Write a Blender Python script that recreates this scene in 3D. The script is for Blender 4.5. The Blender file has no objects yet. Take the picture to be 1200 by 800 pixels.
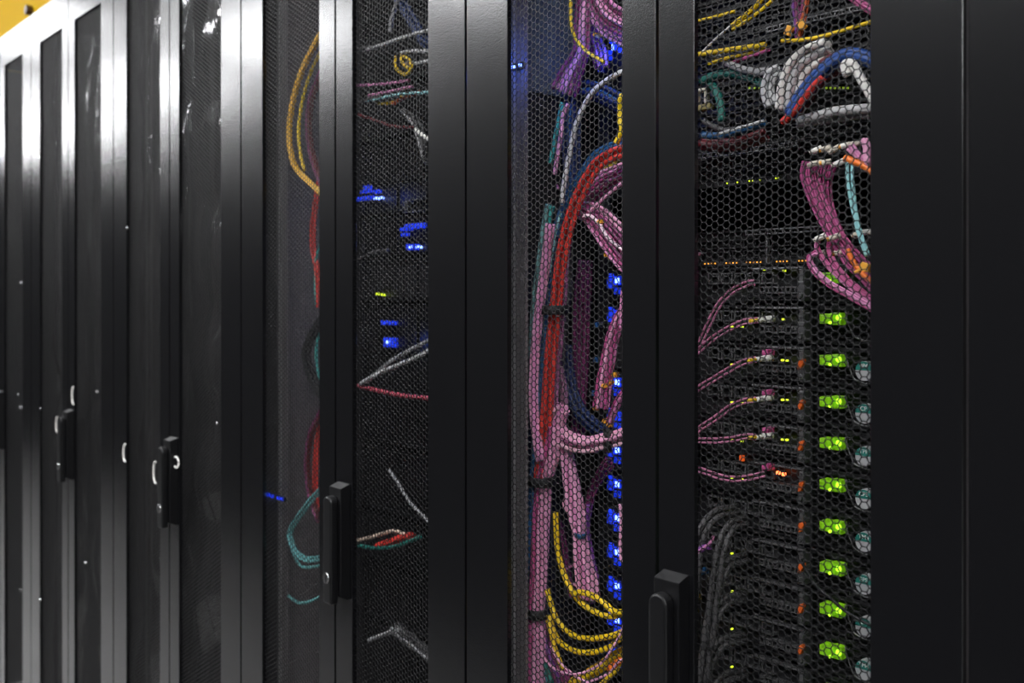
import bpy, bmesh, math, random
import numpy as np
from mathutils import Vector, Matrix
random.seed(7)
C = bpy.context.scene.collection
SC = bpy.context.scene
PI = math.pi

# ------------------------------------------------------------------ camera geometry (metres)
F = 1098.0                       # focal length in pixels of a 1200 px wide frame
AL = math.radians(42.61)         # angle between the optical axis and the row of cabinets
CA, SA = math.cos(AL), math.sin(AL)
DP, ZC, HY = 0.744, 1.30, 347.0  # distance to the doors, eye height, horizon row
CAM = Vector((0, -DP, ZC))
AX = Vector((-CA, SA, 0)); RT = Vector((SA, CA, 0))

def P(px, py, Y=0.12):
    """the point of the place at depth Y behind the doors that the photograph shows at px, py"""
    d = AX + RT*((px-600)/F) + Vector((0, 0, 1))*((HY-py)/F)
    return CAM + d*((Y+DP)/d.y)

# ------------------------------------------------------------------ materials
MATS = {}
def mat(name, col, rough=.5, metal=0, emit=None, es=0, spec=.5, bump=None, alpha=1, coat=0):
    m = bpy.data.materials.new(name); m.use_nodes = True
    nt = m.node_tree; b = nt.nodes['Principled BSDF']
    b.inputs['Base Color'].default_value = (*col, 1)
    b.inputs['Roughness'].default_value = rough
    b.inputs['Metallic'].default_value = metal
    b.inputs['Specular IOR Level'].default_value = spec
    b.inputs['Alpha'].default_value = alpha
    b.inputs['Coat Weight'].default_value = coat
    if emit:
        b.inputs['Emission Color'].default_value = (*emit, 1)
        b.inputs['Emission Strength'].default_value = es
    if bump:
        sc, st, ds = bump
        tc = nt.nodes.new('ShaderNodeTexCoord')
        n = nt.nodes.new('ShaderNodeTexNoise'); n.inputs['Scale'].default_value = sc; n.inputs['Detail'].default_value = 3
        bp = nt.nodes.new('ShaderNodeBump'); bp.inputs['Strength'].default_value = st; bp.inputs['Distance'].default_value = ds
        nt.links.new(tc.outputs['Object'], n.inputs['Vector'])
        nt.links.new(n.outputs['Fac'], bp.inputs['Height'])
        nt.links.new(bp.outputs['Normal'], b.inputs['Normal'])
        r = nt.nodes.new('ShaderNodeMapRange')
        r.inputs['To Min'].default_value = rough*.92; r.inputs['To Max'].default_value = min(1, rough*1.08)
        nt.links.new(n.outputs['Fac'], r.inputs['Value']); nt.links.new(r.outputs['Result'], b.inputs['Roughness'])
    MATS[name] = m
    return m
PAINT = mat('black_powder_coat', (.0040, .0040, .0046), .21, spec=.5, bump=(420, .16, .0006))
MESHP = mat('perforated_steel', (.006, .006, .0065), .40, spec=.22)
INNER = mat('cabinet_inside_paint', (.016, .016, .018), .55)
BLUEWASH = mat('blue_light_on_wall', (.085, .11, .14), .5)  # blue light on the dark side wall, put into the colour
BAFF = mat('baffle_grey_paint', (.15, .135, .14), .5)
RIDGE = mat('zinc_strip', (.28, .275, .275), .4, metal=.3)
BLK = mat('black_plastic', (.003, .003, .0035), .38, spec=.38)
BLKM = mat('matt_black', (.008, .008, .009), .75)
CHAS = mat('dark_grey_steel', (.022, .022, .024), .42, metal=.5)
GREYM = mat('brushed_grey_steel', (.17, .17, .175), .42, metal=.65)
CHROME = mat('bright_metal', (.75, .75, .75), .18, metal=1)
WHITE = mat('white_plastic', (.78, .76, .72), .4)
BOOT = mat('ivory_boot', (.62, .57, .48), .4)
PINK = mat('pink_jacket', (.66, .24, .47), .45)
PINKL = mat('pale_pink_jacket', (.78, .36, .56), .42)
MAG = mat('magenta_fibre', (.46, .075, .235), .4)
mat('dusk_magenta', (.34, .05, .18), .45)
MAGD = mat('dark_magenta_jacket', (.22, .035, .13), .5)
RED = mat('red_jacket', (.60, .035, .025), .45)
REDD = mat('dark_red_jacket', (.11, .008, .012), .5)
BLUE = mat('blue_jacket', (.012, .075, .19), .45)
NAVY = mat('navy_jacket', (.010, .026, .11), .5)
TEAL = mat('teal_jacket', (.04, .34, .30), .45)
TEALD = mat('dark_teal_jacket', (.01, .15, .12), .5)
AQUA = mat('aqua_fibre', (.30, .62, .64), .4)
YEL = mat('yellow_jacket', (.82, .56, .012), .42)
ORA = mat('orange_fibre', (.85, .19, .02), .4)
AMB = mat('amber_connector', (.85, .40, .04), .4)
GREY = mat('grey_jacket', (.33, .33, .34), .5)
GREYL = mat('pale_grey_jacket', (.58, .58, .59), .45)
GREYD = mat('dark_grey_jacket', (.062, .06, .062), .5)
PURP = mat('purple_jacket', (.20, .05, .30), .5)
STEAL = mat('teal_ink', (.008, .16, .13), .5)
SWHITE = mat('sticker_white', (.40, .40, .41), .5)
ORTAB = mat('orange_tab_plastic', (.75, .13, .02), .4)
mat('burnt_orange', (.50, .10, .03), .45)
GREEN = mat('lit_green_plastic', (.20, .45, .01), .3, emit=(.22, .62, .01), es=.2)
GREENL = mat('green_lens', (.5, .8, .05), .3, emit=(.50, 1, .03), es=1.5)
YGLED = mat('yellow_green_led', (.5, .6, .05), .3, emit=(.72, .95, .03), es=1.5)
AMLED = mat('amber_led', (.6, .3, .05), .3, emit=(1, .38, .03), es=1.4)
REDLED = mat('red_led', (.7, .2, .1), .3, emit=(1, .18, .05), es=4)
BLUELED = mat('blue_led', (.02, .05, .6), .3, emit=(.012, .05, 1), es=.75)
def mottled(m, scale, lo, hi):
    nt = m.node_tree; b = nt.nodes['Principled BSDF']
    tc = nt.nodes.new('ShaderNodeTexCoord'); n = nt.nodes.new('ShaderNodeTexNoise'); n.inputs['Scale'].default_value = scale
    r = nt.nodes.new('ShaderNodeMapRange'); r.inputs['From Min'].default_value = .35; r.inputs['From Max'].default_value = .65
    r.inputs['To Min'].default_value = lo; r.inputs['To Max'].default_value = hi
    nt.links.new(tc.outputs['Object'], n.inputs['Vector']); nt.links.new(n.outputs['Fac'], r.inputs['Value'])
    nt.links.new(r.outputs['Result'], b.inputs['Emission Strength'])
mottled(BLUELED, 260, .10, 1.0)
mottled(GREEN, 200, .06, .34)
BLUELED2 = mat('blue_led_core', (.3, .4, 1), .3, emit=(.16, .27, 1), es=4.5)
BLUECON = mat('blue_connector', (.03, .12, .35), .4)
DUCT = mat('yellow_duct_plastic', (.46, .28, .001), .75, spec=.1)
WALLM = mat('dark_wall_paint', (.014, .014, .015), .8)
CEILM = mat('ceiling_white', (.62, .62, .62), .8)
LAMPW = mat('lamp_diffuser', (.9, .9, .9), .5, emit=(.975, .98, 1), es=40)
LAMPW2 = mat('lamp_diffuser_soft', (.9, .9, .9), .5, emit=(.97, .98, 1), es=15)
LAMPF = mat('lamp_frame_white', (.8, .8, .8), .4)

def floor_mat():
    m = bpy.data.materials.new('raised_floor_tiles'); m.use_nodes = True
    nt = m.node_tree; b = nt.nodes['Principled BSDF']
    tc = nt.nodes.new('ShaderNodeTexCoord')
    br = nt.nodes.new('ShaderNodeTexBrick'); br.offset = 0; br.inputs['Scale'].default_value = 1
    br.inputs['Brick Width'].default_value = .6; br.inputs['Row Height'].default_value = .6
    br.inputs['Mortar Size'].default_value = .002
    br.inputs['Color1'].default_value = (.46, .455, .45, 1); br.inputs['Color2'].default_value = (.43, .425, .42, 1)
    br.inputs['Mortar'].default_value = (.06, .06, .06, 1)
    nt.links.new(tc.outputs['Object'], br.inputs['Vector'])
    nt.links.new(br.outputs['Color'], b.inputs['Base Color'])
    b.inputs['Roughness'].default_value = .4
    return m
FLOORM = floor_mat()

def film_mat():
    m = bpy.data.materials.new('clear_plastic_film'); m.use_nodes = True
    nt = m.node_tree; b = nt.nodes['Principled BSDF']
    b.inputs['Base Color'].default_value = (.022, .021, .022, 1); b.inputs['Roughness'].default_value = .09
    b.inputs['Specular IOR Level'].default_value = .9
    b.inputs['Alpha'].default_value = .7
    b.inputs['IOR'].default_value = 1.9
    return m
FILM = film_mat()

# ------------------------------------------------------------------ mesh helpers
class MB:
    def __init__(s): s.v = []; s.f = []; s.sm = []
    def add(s, vs, fs, smooth=False):
        o = len(s.v); s.v += [tuple(v) for v in vs]
        for f in fs: s.f.append([i+o for i in f]); s.sm.append(smooth)
        return s
    def box(s, x0, x1, y0, y1, z0, z1, M=None):
        vs = [Vector((x, y, z)) for x in (x0, x1) for y in (y0, y1) for z in (z0, z1)]
        if M is not None: vs = [M @ v for v in vs]
        return s.add(vs, [(0, 1, 3, 2), (4, 6, 7, 5), (0, 4, 5, 1), (2, 3, 7, 6), (0, 2, 6, 4), (1, 5, 7, 3)])
    def prism_y(s, poly, y0, y1):
        n = len(poly)
        vs = [(x, y0, z) for x, z in poly] + [(x, y1, z) for x, z in poly]
        fs = [tuple(range(n)), tuple(range(2*n-1, n-1, -1))] + [(i, i+n, (i+1) % n+n, (i+1) % n) for i in range(n)]
        return s.add(vs, fs)
    def prism_x(s, poly, x0, x1):
        n = len(poly)
        vs = [(x0, y, z) for y, z in poly] + [(x1, y, z) for y, z in poly]
        fs = [tuple(range(n)), tuple(range(2*n-1, n-1, -1))] + [(i, i+n, (i+1) % n+n, (i+1) % n) for i in range(n)]
        return s.add(vs, fs)
    def cyl(s, c, axis, r, l, n=16, r2=None, cap=True):
        """cylinder starting at c, going l along axis"""
        c = Vector(c); a = Vector(axis).normalized()
        u = a.orthogonal().normalized(); w = a.cross(u); r2 = r if r2 is None else r2
        vs = [c+(u*math.cos(t)+w*math.sin(t))*r for t in [2*PI*i/n for i in range(n)]]
        vs += [c+a*l+(u*math.cos(t)+w*math.sin(t))*r2 for t in [2*PI*i/n for i in range(n)]]
        s.add(vs, [(i, (i+1) % n, (i+1) % n+n, i+n) for i in range(n)], True)
        if cap: s.add(vs, [tuple(range(n-1, -1, -1)), tuple(range(n, 2*n))])
        return s
    def tube(s, pts, r, n=8, flat=1.0):
        pts = [Vector(p) for p in pts]; m = len(pts); vs = []; fs = []
        prev = None
        for i, p in enumerate(pts):
            t = (pts[min(i+1, m-1)]-pts[max(i-1, 0)])
            t = t.normalized() if t.length > 1e-9 else Vector((0, 0, 1))
            if prev is None: u = t.orthogonal().normalized()
            else:
                u = prev-t*prev.dot(t); u = u.normalized() if u.length > 1e-6 else t.orthogonal().normalized()
            prev = u; w = t.cross(u)
            for k in range(n):
                a = 2*PI*k/n; vs.append(p+(u*math.cos(a)+w*math.sin(a)*flat)*r)
        for i in range(m-1):
            for k in range(n):
                fs.append((i*n+k, i*n+(k+1) % n, (i+1)*n+(k+1) % n, (i+1)*n+k))
        s.add(vs, fs, True)
        return s.add(vs, [tuple(range(n-1, -1, -1)), tuple(range((m-1)*n, m*n))])
    def build(s, name, material, parent=None, bevel=0, seg=2):
        me = bpy.data.meshes.new(name)
        me.from_pydata([tuple(v) for v in s.v], [], s.f)
        me.polygons.foreach_set('use_smooth', s.sm)
        bm = bmesh.new(); bm.from_mesh(me)
        bmesh.ops.remove_doubles(bm, verts=bm.verts, dist=1e-7)
        bmesh.ops.recalc_face_normals(bm, faces=bm.faces)
        if bevel:
            ed = [e for e in bm.edges if len(e.link_faces) == 2 and e.calc_face_angle(0) > .5]
            bmesh.ops.bevel(bm, geom=ed, offset=bevel, segments=seg, affect='EDGES', profile=.6, clamp_overlap=True)
        bm.to_mesh(me); bm.free()
        me.materials.append(material)
        o = bpy.data.objects.new(name, me); C.objects.link(o)
        if parent: o.parent = parent
        return o

def tag(o, label=None, cat=None, group=None, kind=None):
    if label: o['label'] = label
    if cat: o['category'] = cat
    if group: o['group'] = group
    if kind: o['kind'] = kind
    return o
def empty(name, loc, label, cat, group=None):
    o = bpy.data.objects.new(name, None); o.empty_display_size = .05
    C.objects.link(o); o.location = loc
    return tag(o, label, cat, group)
def copy_tree(o, parent=None):
    c = o.copy(); C.objects.link(c); c.parent = parent
    for ch in list(o.children): copy_tree(ch, c)
    return c
def descend(o):
    yield o
    for c in o.children: yield from descend(c)

def spline(pts, sub=7):
    pts = [Vector(p) for p in pts]
    if len(pts) == 2: return [pts[0].lerp(pts[1], i/sub) for i in range(sub+1)]
    out = []; q = [pts[0]*2-pts[1]]+pts+[pts[-1]*2-pts[-2]]
    for i in range(1, len(q)-2):
        a, b, c, d = q[i-1:i+3]
        for k in range(sub):
            t = k/sub
            out.append(.5*((2*b)+(c-a)*t+(2*a-5*b+4*c-d)*t*t+(3*b-a-3*c+d)*t**3))
    out.append(pts[-1]); return out
def path3(pts, Y):
    return [P(p[0], p[1], p[2] if len(p) > 2 else Y) for p in pts]

# ------------------------------------------------------------------ cables
def run_on(px, p):
    """where a cable goes on behind a door stile: back to the equipment"""
    if p.y > .175: return []
    if 729 < px <= 765 or px >= 1018 or 498 < px <= 520:
        return [p+Vector((.010, (.193-p.y)*.45, -.003)), Vector((p.x+.012, .193, p.z-.004))]
    if 795 <= px <= 813 and p.y >= .11:
        return [p+Vector((-.028, (.193-p.y)*.4, -.002)), Vector((p.x-.042, .193, p.z-.003))]
    return []
def full_path(pts, Y):
    L = path3(pts, Y)
    a, b = run_on(pts[0][0], L[0]), run_on(pts[-1][0], L[-1])
    return a[::-1]+L+b, len(a), len(b)
def cable(name, label, pts, r, m, Y=.12, group=None, cat='cable', n=8, sub=7):
    o = MB().tube(spline(full_path(pts, Y)[0], sub), r, n).build(name, m)
    return tag(o, label, cat, group)
def hexpack(n):
    pts = sorted([((i+.5*(j % 2)), j*.866) for i in range(-6, 7) for j in range(-6, 7)], key=lambda q: q[0]**2+q[1]**2+.01*q[0])
    return pts[:n]
def bundle(name, label, group, pts, n, r, mats, Y=.12, spread=None, flat=None, jit=.0, seed=1, cat='cable', off=None, sides=8):
    """n strands laid side by side along the path; spread widens or narrows the pack at each point"""
    rnd = random.Random(seed)
    base, na, nb = full_path(pts, Y); m = len(base)
    spread = spread or [1]*len(pts)
    wide = lambda q: (q*1.12, min(q, 1.3)*1.25) if not isinstance(q, tuple) else q
    spread = [wide(spread[0])]*na+list(spread)+[wide(spread[-1])]*nb
    offs = off or (hexpack(n) if not flat else [((i % flat)-(flat-1)/2+.5*((i//flat) % 2), (i//flat)*.866) for i in range(n)])
    cx = sum(a for a, b in offs)/n; cy = sum(b for a, b in offs)/n
    offs = [(a-cx, b-cy) for a, b in offs]
    out = []
    for k, (ox, oy) in enumerate(offs):
        line = []
        for i, p in enumerate(base):
            q = min(max(i, na), m-1-nb)          # the part behind a stile keeps the lay of the visible end
            t = (base[min(q+1, m-1-nb)]-base[max(q-1, na)]).normalized()
            v = (base[q]-CAM).normalized()
            u = t.cross(v); u = u.normalized() if u.length > .05 else Vector((1, 0, 0))
            w = t.cross(u).normalized()
            if w.dot(v) < 0: w = -w
            if i != q:                            # turned back to the equipment: keep the strands side by side round the bend
                deep = max(0, min(1, (p.y-base[q].y)/max(1e-6, (.193-base[q].y)*.9)))
                w = w.lerp(Vector((-1 if p.x > base[q].x else 1, 0, 0)), deep).normalized()
            j1, j2 = rnd.uniform(-jit, jit), rnd.uniform(-jit, jit)
            s = spread[i] if not isinstance(spread[i], tuple) else spread[i][0]
            s2 = min(s, 1.3) if not isinstance(spread[i], tuple) else spread[i][1]
            line.append(p+u*((ox*s+j1)*r*2.04)+w*((oy*s2+j2)*r*2.04))
        mm = mats[k % len(mats)]
        o = MB().tube(spline(line, 7), r, sides).build(name, mm)
        out.append(tag(o, label, cat, group))
    return out
def strap(label, px, py, wpx, hpx, Y, depth, tilt=0, m=None, name='cable_strap'):
    """a hook and loop band round a bundle: wpx wide and hpx tall in the photograph"""
    c = P(px, py, Y); s = (c-CAM).dot(AX)/F
    a = wpx*s/2; h = hpx*s
    side = Vector((CA, SA, 0)); side = RT.copy()
    rot = Matrix.Rotation(math.radians(tilt), 3, AX)
    up = rot @ Vector((0, 0, 1)); side = rot @ side; fw = up.cross(side)
    n = 20; vs = []
    for rr in (1.0, .86):
        for z in (-h/2, h/2):
            vs += [c+side*(math.cos(2*PI*i/n)*a*rr)+fw*(math.sin(2*PI*i/n)*depth*rr)+up*z for i in range(n)]
    fs = []
    for i in range(n):
        j = (i+1) % n
        fs += [(i, j, n+j, n+i), (2*n+i, 3*n+i, 3*n+j, 2*n+j), (n+i, n+j, 3*n+j, 3*n+i), (i, 2*n+i, 2*n+j, j)]
    o = MB().add(vs, fs, True).build(name, m or BLKM)
    return tag(o, label, 'cable tie')

# ------------------------------------------------------------------ the room
def struct(name, x0, x1, y0, y1, z0, z1, m):
    o = MB().box(x0, x1, y0, y1, z0, z1).build(name, m); return tag(o, kind='structure')
RX0, RX1, RY0, RY1, RZ = -12.0, 6.0, -2.6, 2.6, 2.75
struct('floor', RX0, RX1, RY0, RY1, -.1, 0, FLOORM)
struct('ceiling', RX0, RX1, RY0, RY1, RZ, RZ+.1, CEILM)
struct('wall_front', RX0, RX1, RY0-.1, RY0, 0, RZ, WALLM)
struct('wall_back', RX0, RX1, RY1, RY1+.1, 0, RZ, WALLM)
struct('opposite_row_block', RX0+.5, 2.4, -2.45, -1.42, 0, 2.06, WALLM)  # plain block for the unseen opposite cabinets, added to darken door reflections
struct('wall_left', RX0-.1, RX0, RY0, RY1, 0, RZ, WALLM)
struct('wall_right', RX1, RX1+.1, RY0, RY1, 0, RZ, WALLM)

def ceiling_light(x, y, L, W, label, dm=None):
    e = empty('ceiling_light', (x, y, RZ), label, 'light', 'ceiling lights over the aisle')
    f = MB()
    f.box(-L/2, L/2, -W/2, -W/2+.02, -.05, 0).box(-L/2, L/2, W/2-.02, W/2, -.05, 0)
    f.box(-L/2, -L/2+.02, -W/2+.02, W/2-.02, -.05, 0).box(L/2-.02, L/2, -W/2+.02, W/2-.02, -.05, 0)
    f.build('lamp_frame', LAMPF, e)
    MB().box(-L/2+.02, L/2-.02, -W/2+.02, W/2-.02, -.04, -.03).build('diffuser', dm or LAMPW, e)
    return e
for i, x in enumerate([-9.6, -7.9, -6.2, -4.5, -2.8, -1.1, .6, 2.3, 4.0]):
    ceiling_light(x, -1.75, 1.2, .45, 'white rectangular ceiling light over the aisle in front of the cabinets')
    ceiling_light(x+.85, -.72, 1.3, .34, 'white rectangular ceiling light over the aisle in front of the cabinets', LAMPW2)

# ------------------------------------------------------------------ server cabinets
RW, RH, RD = .6, 2.05, 1.0
XC = [-.594-.6*(4-i) for i in range(5)]+[.006]      # centres of the six cabinets, left to right
WB, WT = .10, 1.958                                  # perforated area of a door
ST_O, ST_I = .0745, .0435                            # outer and meeting stile of a door

def hex_panel(w, z0, z1, y0, y1, V=.0075, wire=.00085):
    R = V/math.sqrt(3); ri = (V-wire)/math.sqrt(3)
    nx = int(w/(1.5*R))+2; nz = int((z1-z0)/V)+2
    ix, iz = np.meshgrid(np.arange(nx), np.arange(nz)); ix = ix.ravel(); iz = iz.ravel()
    cx = (ix-(nx-1)/2)*1.5*R; cz = z0+iz*V+(ix % 2)*V/2
    a = np.arange(6)*PI/3
    ca, sa = np.cos(a), np.sin(a)
    n = len(cx); V3 = np.zeros((n, 4, 6, 3))
    for k, (rr, yy) in enumerate(((R, y0), (ri, y0), (R, y1), (ri, y1))):
        V3[:, k, :, 0] = cx[:, None]+rr*ca; V3[:, k, :, 1] = yy; V3[:, k, :, 2] = cz[:, None]+rr*sa
    i = np.arange(6); j = (i+1) % 6
    q = np.concatenate([np.stack([i, j, 6+j, 6+i], 1), np.stack([12+i, 18+i, 18+j, 12+j], 1), np.stack([6+i, 6+j, 18+j, 18+i], 1)])
    faces = (q[None]+np.arange(n)[:, None, None]*24).reshape(-1, 4)
    me = bpy.data.meshes.new('perforated_panel')
    me.vertices.add(n*24); me.vertices.foreach_set('co', V3.reshape(-1))
    nf = len(faces)
    me.loops.add(nf*4); me.loops.foreach_set('vertex_index', faces.reshape(-1).astype(np.int32))
    me.polygons.add(nf); me.polygons.foreach_set('loop_start', np.arange(nf, dtype=np.int32)*4)
    me.update(calc_edges=True); me.validate()
    me.materials.append(MESHP)
    return me
PW = RW/2-.004-ST_O-ST_I
HEXME = hex_panel(PW+.006, WB, WT, .0048, .0056)

def door_mesh(name, side):
    """side -1: hinged left; the origin is the cabinet's centre line"""
    xa, xb = (-RW/2+.002, -.002) if side < 0 else (.002, RW/2-.002)
    wa, wb = (xa+ST_O, xb-ST_I) if side < 0 else (xa+ST_I, xb-ST_O)
    z0, z1 = .045, RH-.004
    vs = []
    for y in (0, .0075):
        vs += [(xa, y, z0), (xb, y, z0), (xb, y, z1), (xa, y, z1), (wa, y, WB), (wb, y, WB), (wb, y, WT), (wa, y, WT)]
    fs = []
    for i in range(4):
        j = (i+1) % 4
        fs += [(i, j, 4+j, 4+i), (8+i, 12+i, 12+j, 8+j), (i, 8+i, 8+j, j), (4+i, 4+j, 12+j, 12+i)]
    return MB().add(vs, fs).build(name, PAINT, None, bevel=.0006, seg=1), (wa+wb)/2

def make_cabinet():
    e = bpy.data.objects.new('server_cabinet', None); C.objects.link(e)
    body = MB()
    for s in (-1, 1):
        x0, x1 = (-RW/2+.0005, -RW/2+.002) if s < 0 else (RW/2-.002, RW/2-.0005)
        MB().box(x0, x1, .03, RD-.03, .06, RH-.03).build('side_panel', INNER, e)
    MB().box(-RW/2+.0005, RW/2-.0005, .028, RD, RH-.028, RH-.002).build('roof_panel', PAINT, e)
    MB().box(-RW/2+.0005, RW/2-.0005, .03, RD, 0, .055).build('plinth', PAINT, e)
    MB().box(-RW/2+.004, RW/2-.004, RD-.028, RD, .06, RH-.032).build('rear_door', INNER, e)
    for s in (-1, 1):       # front baffle: corner post with a ridge, and the mounting rail behind it
        b = MB()
        xo, xi = s*(RW/2-.004), s*(RW/2-.038)
        b.box(min(xo, xi), max(xo, xi), .067, .071, .06, RH-.03)
        bo = b.build('front_baffle', BAFF, e)
        xm = s*(RW/2-.0165)
        MB().box(xm-.0032, xm+.0032, .0635, .067, .06, RH-.03).build('ridge', RIDGE, bo, bevel=.001)
        r = MB()
        r.box(min(s*.241, s*.262), max(s*.241, s*.262), .2035, .206, .06, RH-.03)
        r.box(min(s*.262, s*.264), max(s*.262, s*.264), .2035, .24, .06, RH-.03)
        r.build('mounting_rail', INNER, e)
    for s in (-1, 1):
        d, mx = door_mesh('door', s); d.parent = e
        p = bpy.data.objects.new('perforated_panel', HEXME); C.objects.link(p); p.parent = d; p.location.x = mx
    # swing handle, on the right-hand door
    hb = MB().prism_x([(0, 1.0287), (-.0155, 1.0235), (-.0155, .868), (-.004, .862), (0, .862)], .0085, .0393).build('handle_base', BLK, d, bevel=.0008)
    pr = [(.0125, .872), (.0125, 1.004)]
    n = 12
    poly = [(.0115, .858), (.0335, .858)]+[(.0225+.011*math.cos(PI*k/n), 1.0015+.011*math.sin(PI*k/n)) for k in range(n+1)]
    MB().prism_y(poly, -.0285, -.0156).build('handle_lever', BLK, d, bevel=.0036, seg=4)
    lk = MB().cyl((.0215, -.0283, .895), (0, -1, 0), .0082, .0016, 24).build('lock_cylinder', CHROME, d)
    MB().box(.0208, .0222, -.0304, -.0299, .890, .900).build('keyhole', BLKM, d)
    return e
cab = make_cabinet()
CL = ['cabinet at the far left end, showing only its right door below the yellow duct',
      'second cabinet from the far left end, its handle the smallest one clearly seen',
      'cabinet with film behind both doors, white loops around its handle',
      'middle black cabinet with yellow cable loops left and blue lights right',
      'near black cabinet with pink cable bundles left and green-lit servers right',
      'black cabinet at the right edge, showing only a plain strip of its left door']
cabs = []
for i in range(6):
    c = cab if i == 0 else copy_tree(cab)
    c.location = (XC[i], 0, 0); tag(c, CL[i], 'server cabinet', 'row of black server cabinets'); cabs.append(c)

# ------------------------------------------------------------------ yellow duct over the far cabinets
dx0, dx1 = XC[0]-1.2, XC[1]+.12
e = empty('cable_duct', ((dx0+dx1)/2, .05, RH-.0015), 'yellow plastic cable duct lying on top of the far left cabinets', 'cable duct')
hl = (dx1-dx0)/2
MB().prism_x([(0, 0), (-.012, .25), (-.012, .28), (.36, .28), (.36, .25), (.348, 0)], -hl, hl).build('duct_body', DUCT, e, bevel=.006)
MB().prism_x([(-.018, .235), (-.018, .265), (-.0125, .265), (-.0125, .235)], -hl, hl).build('duct_lip', DUCT, e, bevel=.002)
pk = P(34, 12, .04)
MB().cyl((pk.x-e.location.x, -.002, pk.z-e.location.z), (0, -1, 0), .014, .018, 20).build('end_plug', mat('brown_plug', (.05, .022, .004), .4), e, bevel=.003)

# ------------------------------------------------------------------ plastic film hung behind the doors of two cabinets
def film(name, x0, x1, z0, z1, y, label, seed):
    rnd = random.Random(seed); nx, nz = 60, 180
    ws = [(rnd.uniform(25, 130), rnd.uniform(-5, 5), rnd.uniform(0, 6.28), rnd.uniform(.0012, .0034)) for _ in range(10)]
    ws2 = [(rnd.uniform(-30, 30), rnd.uniform(12, 45), rnd.uniform(0, 6.28), rnd.uniform(.001, .0032)) for _ in range(7)]
    cr = [(rnd.uniform(x0, x1), rnd.uniform(-.10, .10), rnd.uniform(.004, .011), rnd.uniform(.002, .005), rnd.uniform(z0, z1), rnd.uniform(.15, .5)) for _ in range(16)]
    vs = []
    for j in range(nz+1):
        for i in range(nx+1):
            x = x0+(x1-x0)*i/nx; z = z0+(z1-z0)*j/nz
            d = sum(A*math.sin(a*x+b*z+p) for a, b, p, A in ws+ws2)
            d += sum(A*math.exp(-((x-xc-k*(z-zc))/w)**2-((z-zc)/l)**2) for xc, k, w, A, zc, l in cr)
            vs.append((x, y+d, z))
    fs = [(j*(nx+1)+i, j*(nx+1)+i+1, (j+1)*(nx+1)+i+1, (j+1)*(nx+1)+i) for j in range(nz) for i in range(nx)]
    o = MB().add(vs, fs, True).build(name, FILM)
    return tag(o, label, 'plastic film', 'plastic films behind the doors')
for i, (l, r) in ((1, ('narrow wrinkled plastic film behind the left door of the second cabinet from the far end', 'wrinkled plastic film behind the right door of the second cabinet from the far end')),
                  (2, ('wrinkled plastic film with the brightest glint, left door of the cabinet with white loops', 'streaked wrinkled plastic film, right door of the cabinet with white loops'))):
    film('plastic_film', XC[i]-.262, XC[i]-.012, .07, 2.0, .046, l, 10+i)
    film('plastic_film', XC[i]+.012, XC[i]+.262, .07, 2.0, .046, r, 20+i)

p0, p1 = P(622, 102, .09), P(622, -60, .09)  # added thin sheet, its colour stands in for blue light on the side wall
tag(MB().box(XC[4]-.2975, XC[4]-.294, .078, .19, p0.z, p1.z).build('blue_light_sheet', BLUEWASH, None, bevel=.001), 'thin sheet painted as blue light on the side wall left of the pink bundle, top of near cabinet', 'sheet')

tag(MB().box(XC[3]-.2975, XC[3]-.294, .073, .40, .08, 1.98).build('lit_wall_sheet', BAFF, None, bevel=.001), 'tall sheet painted as the lit side wall behind the yellow cable loop, middle cabinet', 'liner')  # added sheet, its grey stands in for light on the dark side wall

# thin white loops and one ring just in front of the far doors
def loop(px, py, hpx, wpx, label, Y=0.0, gap=.25):
    s = (P(px, py, Y)-CAM).dot(AX)/F; c = P(px, py, Y)
    pts = []
    for k in range(17):
        a = PI*gap+2*PI*(1-gap)*k/16 - (PI*0.0)
        pts.append(c+Vector((1, 0, 0))*(math.cos(a)*wpx*s*.9)+Vector((0, 0, 1))*(math.sin(a)*hpx*s/2)+Vector((0, -.006, 0)))
    o = MB().tube(pts, .0017, 8).build('white_loop', WHITE)
    return tag(o, label, 'cable tie', 'white loops on the far doors')
loop(186, 553, 25, 7, 'tall white loop just left of the handle on the film cabinet', gap=.45)
loop(210, 541, 13, 8, 'round white ring just right of the handle on the film cabinet', gap=.02)
loop(150, 530, 20, 6, 'white loop at the left edge of the film cabinet', gap=.45)
loop(89, 463, 20, 5, 'white loop just above and right of the smallest handle', gap=.45)
loop(70, 497, 18, 4, 'white loop just left of the smallest handle', gap=.45)
def stud(px, py, i, r=.0035):
    p = P(px, py, 0); d = cabs[i].children[-1] if p.x > XC[i] else cabs[i].children[-2]
    o = MB().cyl((p.x-XC[i], 0, p.z), (0, -1, 0), r, .003, 12, r2=r*.6).build('screw', CHROME, d); return o
for q in ((115, 459, 1), (25, 478, 0), (22, 462, 0), (48, 478, 1), (255, 496, 2), (150, 267, 2), (25, 691, 0), (48, 702, 1), (101, 659, 1), (25, 331, 0), (47, 184, 1)):
    stud(*q)

# ------------------------------------------------------------------ near cabinet: servers
YE = .20                                   # front plane of the mounted equipment
XG = P(980, 470, YE).x                     # green latch column
UZ = [P(980, 373, YE).z+.0446-.04455*i for i in range(12)]
XL, XR = XC[4]-.240, XC[4]+.240
def sx(px, y=YE): return P(px, 400, y).x-XG
def lattice(mb, x0, x1, z0, z1, y0, y1, n, bar=.0016):
    """strip with a row of n square holes"""
    mb.box(x0, x1, y0, y1, z1-bar, z1).box(x0, x1, y0, y1, z0, z0+bar)
    for k in range(n+1):
        x = x0+(x1-x0-bar)*k/n; mb.box(x, x+bar, y0, y1, z0+bar, z1-bar)
    return mb

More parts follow.
